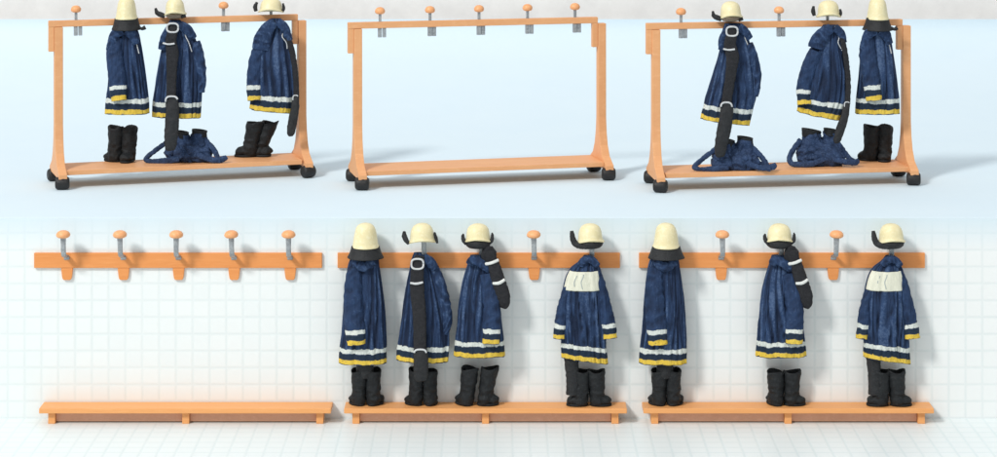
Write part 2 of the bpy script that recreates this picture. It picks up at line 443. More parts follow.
# ------------------------------------------------------------------ mobile racks
RACKS = [dict(fl=(61, 189.5), fr=(309, 179.5), tl=25.5, tr=15.5, hx=(76, 125.5, 174, 223.5, 271), dth=.05, sk=.05,
              lab='wheeled orange coat rack with three coats and two free knobs'),
         dict(fl=(363, 191), fr=(610, 181), tl=25.5, tr=20, hx=(380, 430, 479, 527.5, 575), dth=0, sk=.0,
              lab='empty wheeled orange coat rack between the two filled ones'),
         dict(fl=(665, 194.5), fr=(914.5, 185), tl=26.5, tr=22, hx=(681, 730.6, 779, 827.5, 876.5), dth=-.05, sk=-.06,
              lab='wheeled orange coat rack holding two trousers and one boot pair')]
def project(p):
    k = kk(p.y)
    return Vector((498.5 + 100 * p.x * k, HZ + 100 * (ZC - p.z) * k))
FOOT = .70
SHELF_Z = .195
cast = None
BARPTS = []
rk_hook = None
for R in RACKS:
    FL = G(*R['fl'], DECK); FR = G(*R['fr'], DECK)
    u = FR - FL; L = u.length; th = math.atan2(u.y, u.x) + R['dth']
    u = Vector((math.cos(th), math.sin(th), 0)); v = Vector((-u.y, u.x, 0))
    mid = (FL + FR) / 2 + v * FOOT / 2
    root = thing('coat_rack', R['lab'], 'coat rack', mid, th, 'wheeled coat racks')
    MW = Matrix.Translation(mid) @ Matrix.Rotation(th, 4, 'Z')
    def height(lx, py):
        p = MW @ Vector((lx, 0, 0)); k = kk(p.y)
        return ZC - (py - HZ) / (100 * k) - DECK
    HL = height(-L / 2, R['tl']); HR = height(L / 2, R['tr']); H = (HL + HR) / 2
    R.update(MW=MW, H=H, L=L, root=root, th=th)
    bt = .068
    # end frames: post, flared gusset and foot in one piece
    side = [(FOOT / 2, .115), (FOOT / 2, .165), (FOOT / 2 - .05, .19), (.19, .25), (.115, .36), (.07, .50), (.048, .66), (.045, H - .034 - .003)]
    poly = side + [(-y, z) for y, z in reversed(side)]
    for sx in (-1, 1):
        fr = MB(); fr.extrude_x(poly, -.045, .045)
        f = obj('end_frame', fr.mesh('end_frame', 1, ('wood_rack',), smooth=False, bevel=.006), root, (sx * L / 2, 0, 0))
        f.rotation_euler = (0, 0, R['sk'])
        if cast is None:
            mb = MB()
            mb.lathe([(.02, -.075), (.05, -.074), (.064, -.062), (.069, -.04), (.070, 0), (.069, .04), (.064, .062), (.05, .074), (.02, .075)], 28,
                     mtx=Matrix.Translation((0, 0, .07)) @ Matrix.Rotation(PI / 2, 4, 'Y'))
            mb.lathe([(.066, .055), (.07, .075), (.068, .115), (.055, .132), (.02, .134)], 24, .95, .9)
            cast = mb.mesh('caster', 1, ('caster',))
        for sy in (-1, 1):
            c = obj('caster', cast, f, (0, sy * (FOOT / 2 - .055), 0)); c.rotation_euler = (0, 0, random.uniform(-.4, .4))
    # rail with turned-down ends lapped against the posts
    xa, xb = -L / 2 - .045 - .062, L / 2 - .047
    mb = MB()
    mb.box(xa, xb, -.034, .034, H - .034, H + .034)
    rail = mb.mesh('rail', 1, ('wood_rack',), smooth=False, bevel=.006)
    obj('rail', rail, root)
    for ex in (xa + .031, xb - .031):
        mb = MB(); mb.box(ex - .0305, ex + .0305, -.033, .033, H - .30, H - .0345)
        obj('rail_end', mb.mesh('rail_end', 1, ('wood_rack',), smooth=False, bevel=.005), root)
    mb = MB(); mb.box(-L / 2 + .046, L / 2 - .046, -.27, .27, SHELF_Z - .05, SHELF_Z)
    obj('shelf', mb.mesh('shelf', 1, ('wood_rack',), smooth=False, bevel=.006), root)
    if rk_hook is None:
        mb = MB(); mb.box(-.015, .015, -.012, .012, .02, .13)
        a = mb.mesh('hook', 1, ('metal',), smooth=False, bevel=.003)
        mb = MB(); mb.lathe([(.005, .118), (.03, .118), (.048, .126), (.056, .142), (.054, .160), (.042, .18), (.022, .191), (.002, .194)], 28)
        b = mb.mesh('knob', 1, ('knob',))
        mb = MB(); mb.box(-.024, .018, -.02, .02, -.135, -.0345); mb.box(.026, .066, -.02, .02, -.135, -.0345)
        c = mb.mesh('clip', 1, ('metal',), smooth=False, bevel=.004)
        mb = MB(); mb.box(-.015, .015, -.041, -.035, -.06, .05)
        rk_hook = (a, b, c)
    R['hooks'] = []
    for hx in R['hx']:
        lo, hi = -L, L
        for _ in range(40):
            md = (lo + hi) / 2
            if project(MW @ Vector((md, 0, H))).x < hx: lo = md
            else: hi = md
        h = obj('hook', rk_hook[0], root, (lo, 0, H)); h.rotation_euler = (0, 0, random.uniform(-.2, .2))
        obj('knob', rk_hook[1], h); obj('clip', rk_hook[2], h)
        R['hooks'].append(MW @ Vector((lo, 0, H)))

# ------------------------------------------------------------------ clothing builders (pixel units of the photograph, scaled to metres)
def coat(label, rows, Y, sleeves=(), slant=0.0, arch=0.0, fold=1.0, seed=0, flaps=(), panel=None, zips=(), extra=(), group=None, depth=.52, dmax=11.5, cuffs=True, freq=3.4):
    ax = (rows[-1][1] + rows[-1][2]) / 2; ay = rows[-1][0]
    s = S(Y); root = thing('fire_coat', label, 'coat', W(ax, ay, Y), 0, group)
    top = rows[0][0]; n, nz = 112, 96
    def prm(py):
        a, b = interp(rows, py); hw = (b - a) / 2
        return (a + b) / 2 - ax, hw, min(hw * depth, dmax)
    ns = seed * 3.71
    def surf(th, t, amp=1.0):
        py = top + (ay - top) * t
        cx, hw, hd = prm(py)
        c, q = math.cos(th), math.sin(th)
        c = math.copysign(abs(c) ** .85, c); q = math.copysign(abs(q) ** .9, q)
        zz = (py - top) * .010
        lean = .35 * math.sin(zz * 3 + ns)
        a = th + lean * .3
        n1 = noise.noise(Vector((math.cos(a) * freq + ns, math.sin(a) * freq, zz * 1.0)))
        n2 = noise.noise(Vector((math.cos(a) * 5.2, math.sin(a) * 5.2 + ns, zz * 1.6)))
        n3 = noise.noise(Vector((c * 2.2 + ns, q * 2.2, (py - top) * .09)))
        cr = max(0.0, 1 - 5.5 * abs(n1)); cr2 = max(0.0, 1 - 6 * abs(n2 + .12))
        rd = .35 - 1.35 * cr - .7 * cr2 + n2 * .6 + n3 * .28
        A = fold * (.5 + 1.2 * min(1, t * 1.5)) * amp * (1 - .45 * max(0.0, (t - .8) / .2))
        d = A * rd
        return Vector((cx + (hw + d * .55) * c, -(hd + d) * q, 0)), py, rd
    def hemshift(th, t):
        c = math.cos(th)
        return (slant * c + arch * (1 - c * c)) * max(0, t - .25) ** 1.3 * 1.45
    mb = MB(); Rg, Bd, Rd = [], [], []
    for i in range(nz + 1):
        t = i / nz; r, b, g = [], [], []
        for j in range(n):
            th = 2 * PI * j / n
            p, py, rd = surf(th, t)
            wv = .7 * noise.noise(Vector((math.cos(th) * 2 + ns, math.sin(th) * 2, 4.0))) * max(0, t - .6) * 2.5
            p.z = ay - py - hemshift(th, t) - wv
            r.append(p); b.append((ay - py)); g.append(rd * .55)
        Rg.append(r); Bd.append(b); Rd.append(g)
    ids = mb.rings(Rg, True, True, False, Bd, Rd)
    last = ids[-1]; cc = sum((mb.v[k] for k in last), Vector()) / n
    prev = last
    for sc_, dz in ((.93, .4), (.86, 4), (.7, 9)):
        cur = [mb.add(cc + Vector(((mb.v[k].x - cc.x) * sc_, (mb.v[k].y - cc.y) * sc_, mb.v[k].z - cc.z + dz)), 100, -1) for k in last]
        for j in range(n): mb.face((prev[j], prev[(j + 1) % n], cur[(j + 1) % n], cur[j]), 1)
        prev = cur
    mb.face(prev, 1)
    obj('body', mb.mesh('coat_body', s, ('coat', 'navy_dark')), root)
    def loc(px, py, dy): return (px - ax, dy, ay - py)
    def front(py, px=None):
        cx, hw, hd = prm(min(max(py, top), ay))
        if px is None: return -hd
        c = max(-.98, min(.98, (px - ax - cx) / max(hw, .1)))
        return -hd * math.sqrt(1 - c * c)
    for k, pts in enumerate(sleeves):
        path = [loc(px, py, front(py, px) * f - o - (1.3 if cuffs else 0)) + (rx, ry) for (px, py, rx, ry, f, o) in pts]
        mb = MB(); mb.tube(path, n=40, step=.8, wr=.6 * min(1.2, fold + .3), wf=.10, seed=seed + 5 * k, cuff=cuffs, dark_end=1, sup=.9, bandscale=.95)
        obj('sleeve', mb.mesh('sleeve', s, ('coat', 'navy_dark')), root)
    for pts, rr in flaps:                                  # collar and shoulder flaps: padded cloth rolls
        path = [loc(px, py, dy) + (rx, ry) for (px, py, dy, rx, ry) in pts]
        mb = MB(); mb.tube(path, n=28, step=.6, wr=rr, wf=.2, seed=seed + 9, sup=.8)
        obj('collar', mb.mesh('collar', s, ('coat',)), root)
    if panel:
        th0, th1, t0, t1, sh = panel
        def fn(u, v):
            th = th0 + (th1 - th0) * u; t = t0 + (t1 - t0) * v
            # keep the corners of the patch a little lower on the outer side
            p, py, rd = surf(th, t, .6)
            p.z = ay - py - hemshift(th, t) - sh * u * (1 - u) * 4 * .8
            p.y -= 1.3
            p.z += (v - .5) * .6 * noise.noise(Vector((u * 6 + seed, v * 6, 2)))
            return p
        mb = MB(); mb.patch(fn, 26, 16, 1.0)
        pn = obj('reflective_panel', mb.mesh('reflective_panel', s, ('panel',)), root)
        # the two faint upright strokes and the small mark that show on the panel
        for u0, v0, v1 in ((.40, .2, .75), (.56, .12, .88)):
            mb = MB()
            pts = [Vector(fn(u0 + .015 * math.sin(v * 9), v)) + Vector((0, -.1, 0)) for v in [v0 + (v1 - v0) * q / 6 for q in range(7)]]
            mb.tube([tuple(p) + (.42, .2) for p in pts], n=8, step=1)
            obj('stroke', mb.mesh('stroke', s, ('stroke',)), pn)
    for pts in zips:
        P = resample([loc(px, py, front(py, px) - 1.6) for px, py in pts], .9)
        mb = MB(); mb.tube([tuple(p) + (.42 + .2 * (i % 2), .5) for i, p in enumerate(P)], n=8, step=.9)
        obj('zip', mb.mesh('zip', s, ('silver',)), root)
    for pts in extra:                                      # dark cloth hanging below the hem
        mb = MB(); mb.tube([loc(px, py, dy) + (rx, ry) for (px, py, dy, rx, ry) in pts], n=24, step=.8, wr=.4, wf=.15, seed=seed + 2)
        obj('hanging_liner', mb.mesh('hanging_liner', s, ('black',)), root)
    return root

def belt(label, Y, anchor, webs, rings=(), bars=(), pouches=(), group=None, mat='webbing'):
    ax, ay = anchor; s = S(Y)
    root = thing('safety_belt', label, 'belt', W(ax, ay, Y), 0, group)
    def L(p): return (p[0] - ax, p[2], ay - p[1])
    for k, pts in enumerate(webs):
        mb = MB(); mb.tube([L(p) + (p[3], p[4]) for p in pts], n=26, step=.7, wr=.35, wf=.18, seed=3 + k, sup=.7)
        obj('webbing', mb.mesh('webbing', s, (mat,)), root)
    for (px, py, y, rx, rz, rr, arc0, arc1) in rings:
        mb = MB()
        N = 26; P = []
        for i in range(N + 1):
            a = arc0 + (arc1 - arc0) * i / N
            P.append(Vector((px - ax + rx * math.copysign(abs(math.cos(a)) ** .7, math.cos(a)), y, ay - py + rz * math.copysign(abs(math.sin(a)) ** .7, math.sin(a)))))
        R = []
        for i, c in enumerate(P):
            t = (P[min(i + 1, N)] - P[max(i - 1, 0)]).normalized(); A = t.cross(Vector((0, 1, 0))).normalized()
            R.append([c + A * rr * math.cos(2 * PI * j / 10) + Vector((0, 1, 0)) * rr * .8 * math.sin(2 * PI * j / 10) for j in range(10)])
        mb.rings(R)
        obj('buckle', mb.mesh('buckle', s, ('silver',)), root)
    for pts, m in bars:
        mb = MB(); mb.tube([L(p) + (p[3], p[4]) for p in pts], n=14, step=.6, wr=.15, wf=.4, seed=8)
        obj('band', mb.mesh('band', s, (m,)), root)
    for pts in pouches:
        mb = MB(); mb.tube([L(p) + (p[3], p[4]) for p in pts], n=28, step=.7, wr=.4, wf=.12, seed=12, sup=.75)
        obj('pouch', mb.mesh('pouch', s, ('black',)), root)
    return root

SHELL_TALL = [(13.9, 10.6), (14.0, 11.6), (13.2, 12.6), (12.7, 15), (12.1, 19), (11.4, 23.5), (10.6, 27.6), (9.6, 30.8), (8.0, 33.2), (5.6, 34.8), (2.8, 35.6), (.3, 35.8)]
SHELL_OPEN = [(12.9, -.6), (13.8, .1), (13.4, 1.1), (12.1, 2.4), (11.7, 4.5), (11.4, 8), (10.9, 11.3), (9.9, 14.2), (8.1, 16.7), (5.3, 18.4), (2.6, 19.1), (.3, 19.3)]
def helmet(label, px, py, Y, kind, wings=(), tilt=0.0, nod=0.0, sx=1.0, sz=1.0, lining='black', guard=True, chin=(), group=None, gz=0.0):
    s = S(Y); root = thing('fire_helmet', label, 'helmet', W(px, py, Y), 0, group)
    T = Matrix.Rotation(tilt, 4, 'Y') @ Matrix.Rotation(nod, 4, 'X')
    if kind == 'rear':
        mb = MB(); mb.lathe([(r, z * sz + (1 - sz) * 11) for r, z in SHELL_TALL], 56, sx, 1.04, mtx=T, wob=.03, seed=px)
        obj('shell', mb.mesh('shell', s, ('cream',)), root)
        mb = MB(); mb.lathe([(8, 12.4), (13.0, 12.4), (14.2, 11.4), (15.2, 8), (16.8, 4), (18.4, .9), (18.7, 0), (17.6, -.3), (13, 3), (3, 5)], 56, sx, .9, mtx=T, wob=.05, seed=px + 2)
        obj('neck_guard', mb.mesh('neck_guard', s, ('black',)), root)
    else:
        mb = MB(); mb.lathe([(r, z * sz) for r, z in SHELL_OPEN], 56, sx, 1.05, mtx=T, wob=.035, seed=px)
        for q in mb.v:                                     # front rim arches up over the face
            f = max(0, -q.y) / 13; q.z += 3.2 * f * f * max(0, 1 - max(q.z, 0) / 9)
        obj('shell', mb.mesh('shell', s, ('cream',)), root)
        if guard:
            mb = MB(); mb.lathe([(7, 3.0), (11.0, 2.6), (12.3, .6), (12.4, -1.4 + gz), (11.4, -3.6 + gz), (9.2, -5.4 + gz), (5, -6.2 + gz), (.3, -6.4 + gz)], 48, sx * 1.0, 1.0, mtx=T, wob=.06, seed=px + 4)
            obj('neck_guard', mb.mesh('neck_guard', s, (lining,)), root)
    for pts in wings:
        mb = MB(); mb.tube([(x, y, z, a, b) for (x, z, y, a, b) in pts], n=20, step=.6, wr=.25, wf=.3, seed=4)
        obj('ear_flap', mb.mesh('ear_flap', s, ('black',)), root)
    for pts in chin:
        mb = MB(); mb.tube([(x, y, z, a, b) for (x, z, y, a, b) in pts], n=14, step=.6)
        obj('chin_strap', mb.mesh('chin_strap', s, ('black',)), root)
    return root

def boot_mesh(h, seed, flare=1.0, notch=0.0):
    mb = MB()
    sh = [(0, 0, 1.2, 6.2, 6.6), (0, 0, 5, 7.2, 7.4), (0, 0, 11, 6.9, 7.1), (-.2, 0, h * .55, 7.3 * flare, 7.4), (-.4, 0, h * .82, 8.0 * flare, 7.9), (-.4, 0, h, 8.3 * flare, 8.2)]
    P = resample(sh, 1.0); R = []
    n = 36
    for p in P: R.append([Vector((p[0] + p[3] * math.cos(2*PI*j/n), p[4] * math.sin(2*PI*j/n), p[2] + (notch * math.cos(4*PI*j/n) * max(0, p[2] / h - .8) * 5))) for j in range(n)])
    top = R[-1]; c = sum(top, Vector()) / n
    R.append([c + (q - c) * .93 + Vector((0, 0, .5 + q.z - c.z - (q.z - c.z) * .93)) for q in top])
    R.append([c + (q - c) * .78 + Vector((0, 0, -.6)) for q in top])
    R.append([c + (q - c) * .70 + Vector((0, 0, -5)) for q in top])
    mb.rings(R)
    # foot: heel, instep, toe along +x
    mb.tube([(-5.2, 0, 3.4, 3.2, 4.6), (-2, 0, 4.4, 4.2, 5.8), (4, 0, 5.4, 5.2, 6.4), (8, 0, 4.6, 4.4, 6.4), (11.2, 0, 3.9, 3.6, 5.6), (13.2, 0, 3.3, 2.4, 3.6)], n=28, step=1.0)
    def disp(p):
        a = noise.noise(Vector((p.x * .16 + seed, p.y * .16, p.z * .22)))
        b = 1 - 2.6 * abs(noise.noise(Vector((p.x * .10, p.y * .10 + seed, p.z * .16))))
        w = math.exp(-((p.z - 12) / 8) ** 2)
        return a * .7 + b * (.25 + .6 * w), a
    me = remeshed(mb, 'rubber_boot', .62, 1.0, ('boot',), disp, 5)
    for v in me.vertices:
        if v.co.z < .15: v.co.z = .15 + (v.co.z - .15) * .06
    return me
BM = [boot_mesh(34, 1.3, 1.04, 1.1), boot_mesh(33.5, 6.1, 1.08, 1.4), boot_mesh(33, 9.7, 1.0, .6)]
sole_mb = MB()
so = []
for z, g in ((0, .93), (.35, 1.0), (1.7, 1.0), (2.1, .95)):
    ring = []
    for j in range(40):
        a = 2 * PI * j / 40; x = 3.6 + 10.6 * math.cos(a); y = (7.0 - .06 * (x - 7) ** 2 * .12) * math.copysign(abs(math.sin(a)) ** .75, math.sin(a))
        ring.append(Vector((3.6 + (x - 3.6) * g, y * g, z)))
    so.append(ring)
sole_mb.rings(so)
SOLE = sole_mb.mesh('sole', 1.0, ('boot',))
def boot(label, px, py, Z, yaw, var=0, h=1.0, tilt=0.0, group='black rubber boots', dy=0.0, w=1.0, push=0.0):
    p = G(px, py, Z); p.y += dy
    s = S(p.y)
    root = thing('rubber_boot', label, 'boot', p, 0, group)
    SH = Matrix.Identity(4); SH[0][2] = math.tan(tilt)          # the shaft leans, the sole stays flat
    T = SH @ Matrix.Rotation(yaw, 4, 'Z') @ Matrix.Diagonal((.92 * w, .92 * w, h, 1)) @ Matrix.Scale(s, 4)
    for nm, src in (('shaft', BM[var]), ('sole', SOLE)):
        me = src.copy()
        me.transform(T)
        me.name = nm
        lowest = min(v.co.z for v in me.vertices)
        obj(nm, me, root, (0, 0, 0))
    low = min(v.co.z for c in bpy.data.objects if c.parent == root for v in c.data.vertices)
    root.location.z = Z - low + .002
    return root

def trousers(label, cx, pyb, Y, Z, width, height, legs, straps, seed, group='crumpled work trousers'):
    """Trousers pushed down around the boots; legs = [(dx, top, rx)], straps in pixels from (cx, pyb)."""
    s = S(Y); o = W(cx, pyb, Y); root = thing('work_trousers', label, 'trousers', (o.x, Y, Z + .003), 0, group)
    mb = MB(); rnd = random.Random(seed)
    def blob(x, y, z, rx, ry, rz):
        mb.lathe([(math.sin(PI * i / 14) * 1.0 + .02, -math.cos(PI * i / 14)) for i in range(15)], 24,
                 mtx=Matrix.Translation((x, y, z)) @ Matrix.Diagonal((rx, ry, rz, 1)))
    w = width / 2
    blob(0, 0, height * .26, w * .78, 12, height * .44)
    blob(-w * .40, -2, height * .32, w * .42, 11, height * .48)
    blob(w * .36, -1, height * .30, w * .44, 11, height * .48)
    blob(-w * .1, 1, height * .42, w * .55, 9, height * .42)
    for k in range(7):                                     # rolled folds
        x0 = -w * .8 + rnd.random() * w * .9; z0 = 3 + rnd.random() * height * .45
        x1 = x0 + w * (.5 + .5 * rnd.random()); z1 = 3 + rnd.random() * height * .3
        mb.tube([(x0, -7, z0, 2.5, 2.5), ((x0 + x1) / 2, -11, (z0 + z1) / 2 + 2, 3.6, 3.2), (x1, -7, z1, 2.5, 2.5)], n=14, step=1.2)
    for dx, tp, rx in legs:
        mb.tube([(dx * .8, 0, 5, rx * 1.35, 8.5), (dx * .92, 0, tp * .6, rx * 1.25, 8.0), (dx, 0, tp - 3.5, rx * 1.12, 7.2)], n=24, step=1)
    def disp(p):
        a = 1 - 3 * abs(noise.noise(Vector((p.x * .09 + seed, p.y * .09, p.z * .12))))
        b = noise.noise(Vector((p.x * .22, p.y * .22 + seed, p.z * .25)))
        c = max(0.0, 1 - 6 * abs(noise.noise(Vector((p.x * .11 + 9 + seed, p.y * .1, p.z * .07 + p.x * .04)))))
        return a * 1.1 + b * .8 - c * 1.7, a * .4 - c * .8
    me = remeshed(mb, 'trousers', .75, s, ('trouser',), disp, 4)
    for v in me.vertices:
        if v.co.z < 0: v.co.z *= .05
    obj('trouser_cloth', me, root)
    for dx, tp, rx in legs:
        mb = MB()
        mb.tube([(dx * .98, 0, tp - 7, rx * 1.08, 7.0), (dx, 0, tp - 3, rx * 1.1, 7.2), (dx + .3, 0, tp - .6, rx * 1.16, 7.4)], n=30, step=.8, wr=.3, seed=seed, dark_end=0)
        obj('boot_top', mb.mesh('boot_top', s, ('boot',)), root)
    for pts in straps:
        mb = MB(); mb.tube([(x, y, z, a, b) for (x, z, y, a, b) in pts], n=20, step=.7, wr=.5, wf=.2, seed=seed, sup=.7)
        obj('suspender', mb.mesh('suspender', s, ('trouser',)), root)
    return root

# ------------------------------------------------------------------ upper row
def above(R, i, off=0.0): return R['hooks'][i].y + off
R1, R2, R3 = RACKS
# left rack
def coatA_top(label, dx, Y):
    rows = [(28, 118, 136), (32, 115, 138.5), (40, 113, 140.5), (52, 111, 142.5), (66, 109.5, 144.5), (82, 108, 146.5), (100, 106, 148.5), (113.5, 105, 149.5)]
    rows = [(a, b + dx, c + dx) for a, b, c in rows]
    return coat(label, rows, Y, seed=1 + dx * .01, fold=.95,
        sleeves=[[(117.5 + dx, 37, 6, 5, .8, 0), (116 + dx, 52, 8, 6, .85, 0), (118 + dx, 70, 8.3, 6, .85, 1), (120 + dx, 86, 8.1, 5.6, .9, 2), (121.5 + dx, 99, 7.4, 4.8, .9, 3)]],
        flaps=[([(124 + dx, 29, -9, 5, 3), (117 + dx, 33, -9, 5, 3), (113.5 + dx, 42, -8.5, 4.5, 3), (112 + dx, 50, -8, 4.6, 2.4)], .3),
               ([(128 + dx, 29, -10, 5, 3), (134 + dx, 34, -9, 5, 3), (138 + dx, 43, -7, 3.4, 2.6)], .3)],
        zips=[[(133 + dx, 29.5), (135 + dx, 36), (138 + dx, 45), (140 + dx, 53)]], group='navy fire coats')
YA = above(R1, 1, -.11)
coatA_top('navy fire coat on the first rack, leftmost of its three coats', 0, YA)
helmet('cream helmet with black neck guard over the leftmost racked coat', 126.5, 29.5, YA - .02, 'rear', sx=.80, sz=.86, chin=[[(13, 3, -3, 1, 1), (16, 1, -4, 1.6, 1.4), (19.5, 2.5, -4, 2.2, 1.6)]], group='cream fire helmets')
YB = above(R1, 2, -.11)
coat('navy fire coat behind a black belt on the first rack, its middle coat',
     [(20, 170, 180), (26, 167, 186), (33, 164.5, 192), (41, 163, 196), (52, 161, 198.5), (69, 158, 200.5), (89, 155, 201.5), (105, 153, 201), (117, 152.5, 200.5)], YB, seed=4, fold=1.1, slant=.6,
     flaps=[([(181, 24, -8, 4, 3), (188, 29, -7, 5, 3), (194, 38, -4, 4, 3)], .3), ([(172, 26, -8, 4, 3), (166, 38, -8, 4.6, 3), (163.5, 49, -7.5, 4.2, 2.4)], .3)],
     sleeves=[[(195, 42, 5, 6, .2, 1), (199, 58, 5.5, 6, .2, 1), (201.5, 78, 5, 5.5, .2, 1), (201, 92, 3.5, 4.5, .2, 1)]], cuffs=False,
     zips=[[(183, 27), (187, 36), (190, 42), (193, 51)]], group='navy fire coats')
belt('black belt with silver buckles hanging down the middle coat of the first rack', YB, (173, 148),
     [[(175, 24, -11, 4.4, 2), (174, 32, -13, 5.2, 2.2), (173, 41, -13.5, 5.4, 2.2), (174.5, 52, -14, 6.2, 2.4), (174, 70, -15, 5.0, 2.2), (173.5, 98, -16, 4.6, 2.2)]],
     rings=[(174.8, 26.5, -15, 5.6, 4.4, .95, 0, 2 * PI), (174.5, 99.5, -19, 6, 5.5, .95, .1 * PI, 1.0 * PI)],
     bars=[([(165.5, 41.5, -16.5, .9, 1.2), (171, 42.6, -17, .9, 1.2), (177, 42, -16.5, .9, 1.2)], 'silver')],
     pouches=[[(173.5, 97, -16, 6, 2.6), (175, 105, -16.5, 6.4, 2.8), (174.5, 120, -17, 6.8, 3), (173.5, 135, -17, 6.6, 3), (173, 146, -17, 5.2, 2.6), (173, 148, -17, 2.6, 1.6)]], group='black safety belts')
helmet('cream helmet with tan lining and left ear flap over the belted coat, first rack', 175.5, 15, YB + .02, 'open', sx=.82, sz=.86, tilt=-.06, lining='tan', gz=2.6,
       wings=[[(-10, -1, -4, 2.2, 1.5), (-14, .5, -4, 2.6, 1.5), (-18, 2.5, -3, 2.2, 1.4), (-19.5, 7, -3, 1.0, 1)], [(7, -1.4, -8, 1.5, 1), (11, -.2, -6, 1.6, 1)]], group='cream fire helmets')
YC = above(R1, 4, -.11)
coat('navy fire coat with shoulder cape beside the right post of the first rack',
     [(18.5, 271, 281), (24, 268.5, 284.5), (32, 265, 288.5), (42, 260, 291.5), (52, 256, 294), (70, 253.5, 296), (89, 252, 297), (103, 250.5, 296.5), (111, 249.5, 295)], YC, seed=8, fold=1.0, slant=2.6,
     sleeves=[[(263, 42, 6, 5, .8, 0), (257.5, 58, 7.4, 5.6, .7, 0), (255.5, 75, 7.4, 5.4, .7, 1), (255, 88, 7.2, 5, .75, 2), (255.5, 99.5, 6.6, 4.4, .75, 3)]],
     flaps=[([(275, 21, -8, 4.5, 3), (268, 29, -9, 7, 3), (263, 40, -8.5, 8.6, 3), (261.5, 49, -8.5, 8.2, 2.2)], .4), ([(278, 21, -8, 4, 3), (285, 27, -7, 4.5, 3), (290, 40, -5, 3.4, 3)], .3)],
     zips=[[(279, 21), (282, 27), (284, 31), (283, 36), (287, 42), (288, 48)], [(284, 25), (288.5, 33), (291, 41), (292, 49)]], group='navy fire coats')
belt('black belt hanging at the right edge of the caped coat, first rack', YC, (293, 135),
     [[(280, 24, -5, 2, 2), (288, 36, -6, 2.6, 2.2), (293.5, 55, -6, 2.8, 2.2), (296.5, 78, -7, 2.6, 2.2), (297, 97, -8, 2.8, 2.2)]],
     rings=[(296.5, 97.5, -10, 2.6, 3.4, .6, .2 * PI, 1.1 * PI)],
     pouches=[[(296.5, 95, -8, 3, 2.2), (296, 106, -9, 4.0, 2.4), (293.5, 120, -9, 4.4, 2.6), (291.8, 131, -9, 3.9, 2.6), (291.8, 135, -9, 2, 1.5)]], group='black safety belts')
helmet('cream helmet with two black ear flaps over the caped coat, first rack', 271, 12.2, YC + .05, 'open', sx=.95, sz=.72, guard=False,
       wings=[[(-14.5, 1, -3, 1.6, 1.2), (-15.5, 5.5, -3, 2.1, 1.4), (-13.5, 10, -3, 1.2, 1)], [(11.6, .5, -4, 1.2, 1), (13, 4, -3, 1.5, 1), (12.2, 9, -3, .9, .8)]], group='cream fire helmets')

SZ = DECK + SHELF_Z
boot('upright boot left of its pair under the leftmost racked coat', 114.5, 162.5, SZ, PI * .80, 0, 1.02, .015, dy=.06, w=1.06)
boot('upright boot right of its pair under the leftmost racked coat', 127.5, 162.5, SZ, -PI * .55, 1, 1.02, .03, dy=.06, w=1.06)
boot('upright left boot of the loose pair under the caped coat', 248.5, 157.5, SZ, PI * .97, 2, 1.04, .17, dy=.06, w=1.16)
boot('leaning right boot of the loose pair under the caped coat', 257.5, 156.5, SZ, -PI * .1, 1, 1.02, .36, dy=.02, w=1.05)

def suspL(): return [(-18, 22, -4, 2.2, 1.8), (-30, 13.5, -7, 2.2, 1.8), (-39, 6.5, -9, 2.2, 1.8), (-41.5, 3, -10, 2.2, 1.9), (-34, 1.4, -12, 2.3, 1.9), (-20, 2.2, -13, 3.0, 2), (-8, 3.5, -12.5, 2.4, 2)]
YT1 = G(187, 162, SZ).y + .05
trousers('crumpled navy trousers on the shelf of the first rack', 189, 162.5, YT1, SZ, 58, 29, [(-7, 30, 6.0), (10.5, 31.5, 6.8)],
         [suspL(), [(17, 21, -3, 2.4, 1.8), (25, 13, -6, 2.4, 1.8), (29, 6, -8, 2.4, 1.8), (30, 3, -10, 2.4, 1.8), (35, 3.5, -11, 3.0, 2.0), (38.5, 5.5, -9, 2.2, 1.6)],
          [(10, 9, -12, 2.6, 2), (18, 5, -13, 2.6, 2), (26, 3, -13, 2.6, 2), (33, 2.5, -12, 2.8, 2)]], 3)

# right rack
YD = above(R3, 1, -.11)
coat('navy fire coat behind a black belt on the right rack, its first coat',
     [(23.5, 725, 740), (30, 722.5, 745.5), (40, 721, 749), (51, 719.5, 751), (72, 714, 754.5), (92, 708, 756), (108, 703, 753), (122, 700.5, 749.5)], YD, seed=13, fold=1.1, slant=3.4,
     flaps=[([(738, 26, -7, 4, 3), (744, 31, -6, 4.4, 3), (749, 38, -4, 3.6, 3)], .3), ([(727, 28, -8, 4, 3), (722.5, 39, -8.5, 4.6, 3), (721.5, 49, -8, 4, 2.4)], .3)],
     sleeves=[[(748, 44, 5, 6, .2, 1), (753, 60, 5.2, 6, .2, 1), (756, 80, 5, 5.5, .2, 1), (754, 96, 3.5, 4.5, .2, 1)]], cuffs=False,
     zips=[[(741, 28), (744, 37), (747, 44), (750, 52)]], group='navy fire coats')
belt('black belt with silver buckles hanging down the first coat of the right rack', YD, (719, 155),
     [[(731, 26, -11, 4.4, 2), (730, 35, -13, 5.4, 2.2), (728.5, 44, -14, 6, 2.2), (731, 56, -15, 6.4, 2.4), (729, 74, -15.5, 5.2, 2.2), (724.5, 102, -16, 4.8, 2.2)]],
     rings=[(730.5, 30, -15, 5.6, 4.6, .95, 0, 2 * PI), (724.5, 106, -19, 5.6, 6, .95, .05 * PI, .95 * PI)],
     bars=[([(721.5, 47.2, -17, .9, 1.2), (727, 48.2, -17.2, .9, 1.2), (733, 47.5, -17, .9, 1.2)], 'silver')],
     pouches=[[(724.5, 101, -16, 5.8, 2.6), (725, 110, -16.5, 6.4, 2.8), (722.5, 126, -17, 6.8, 3), (719.5, 141, -17, 6.4, 3), (718.5, 152, -17, 5, 2.6), (718.5, 154.5, -17, 2.6, 1.6)]], group='black safety belts')
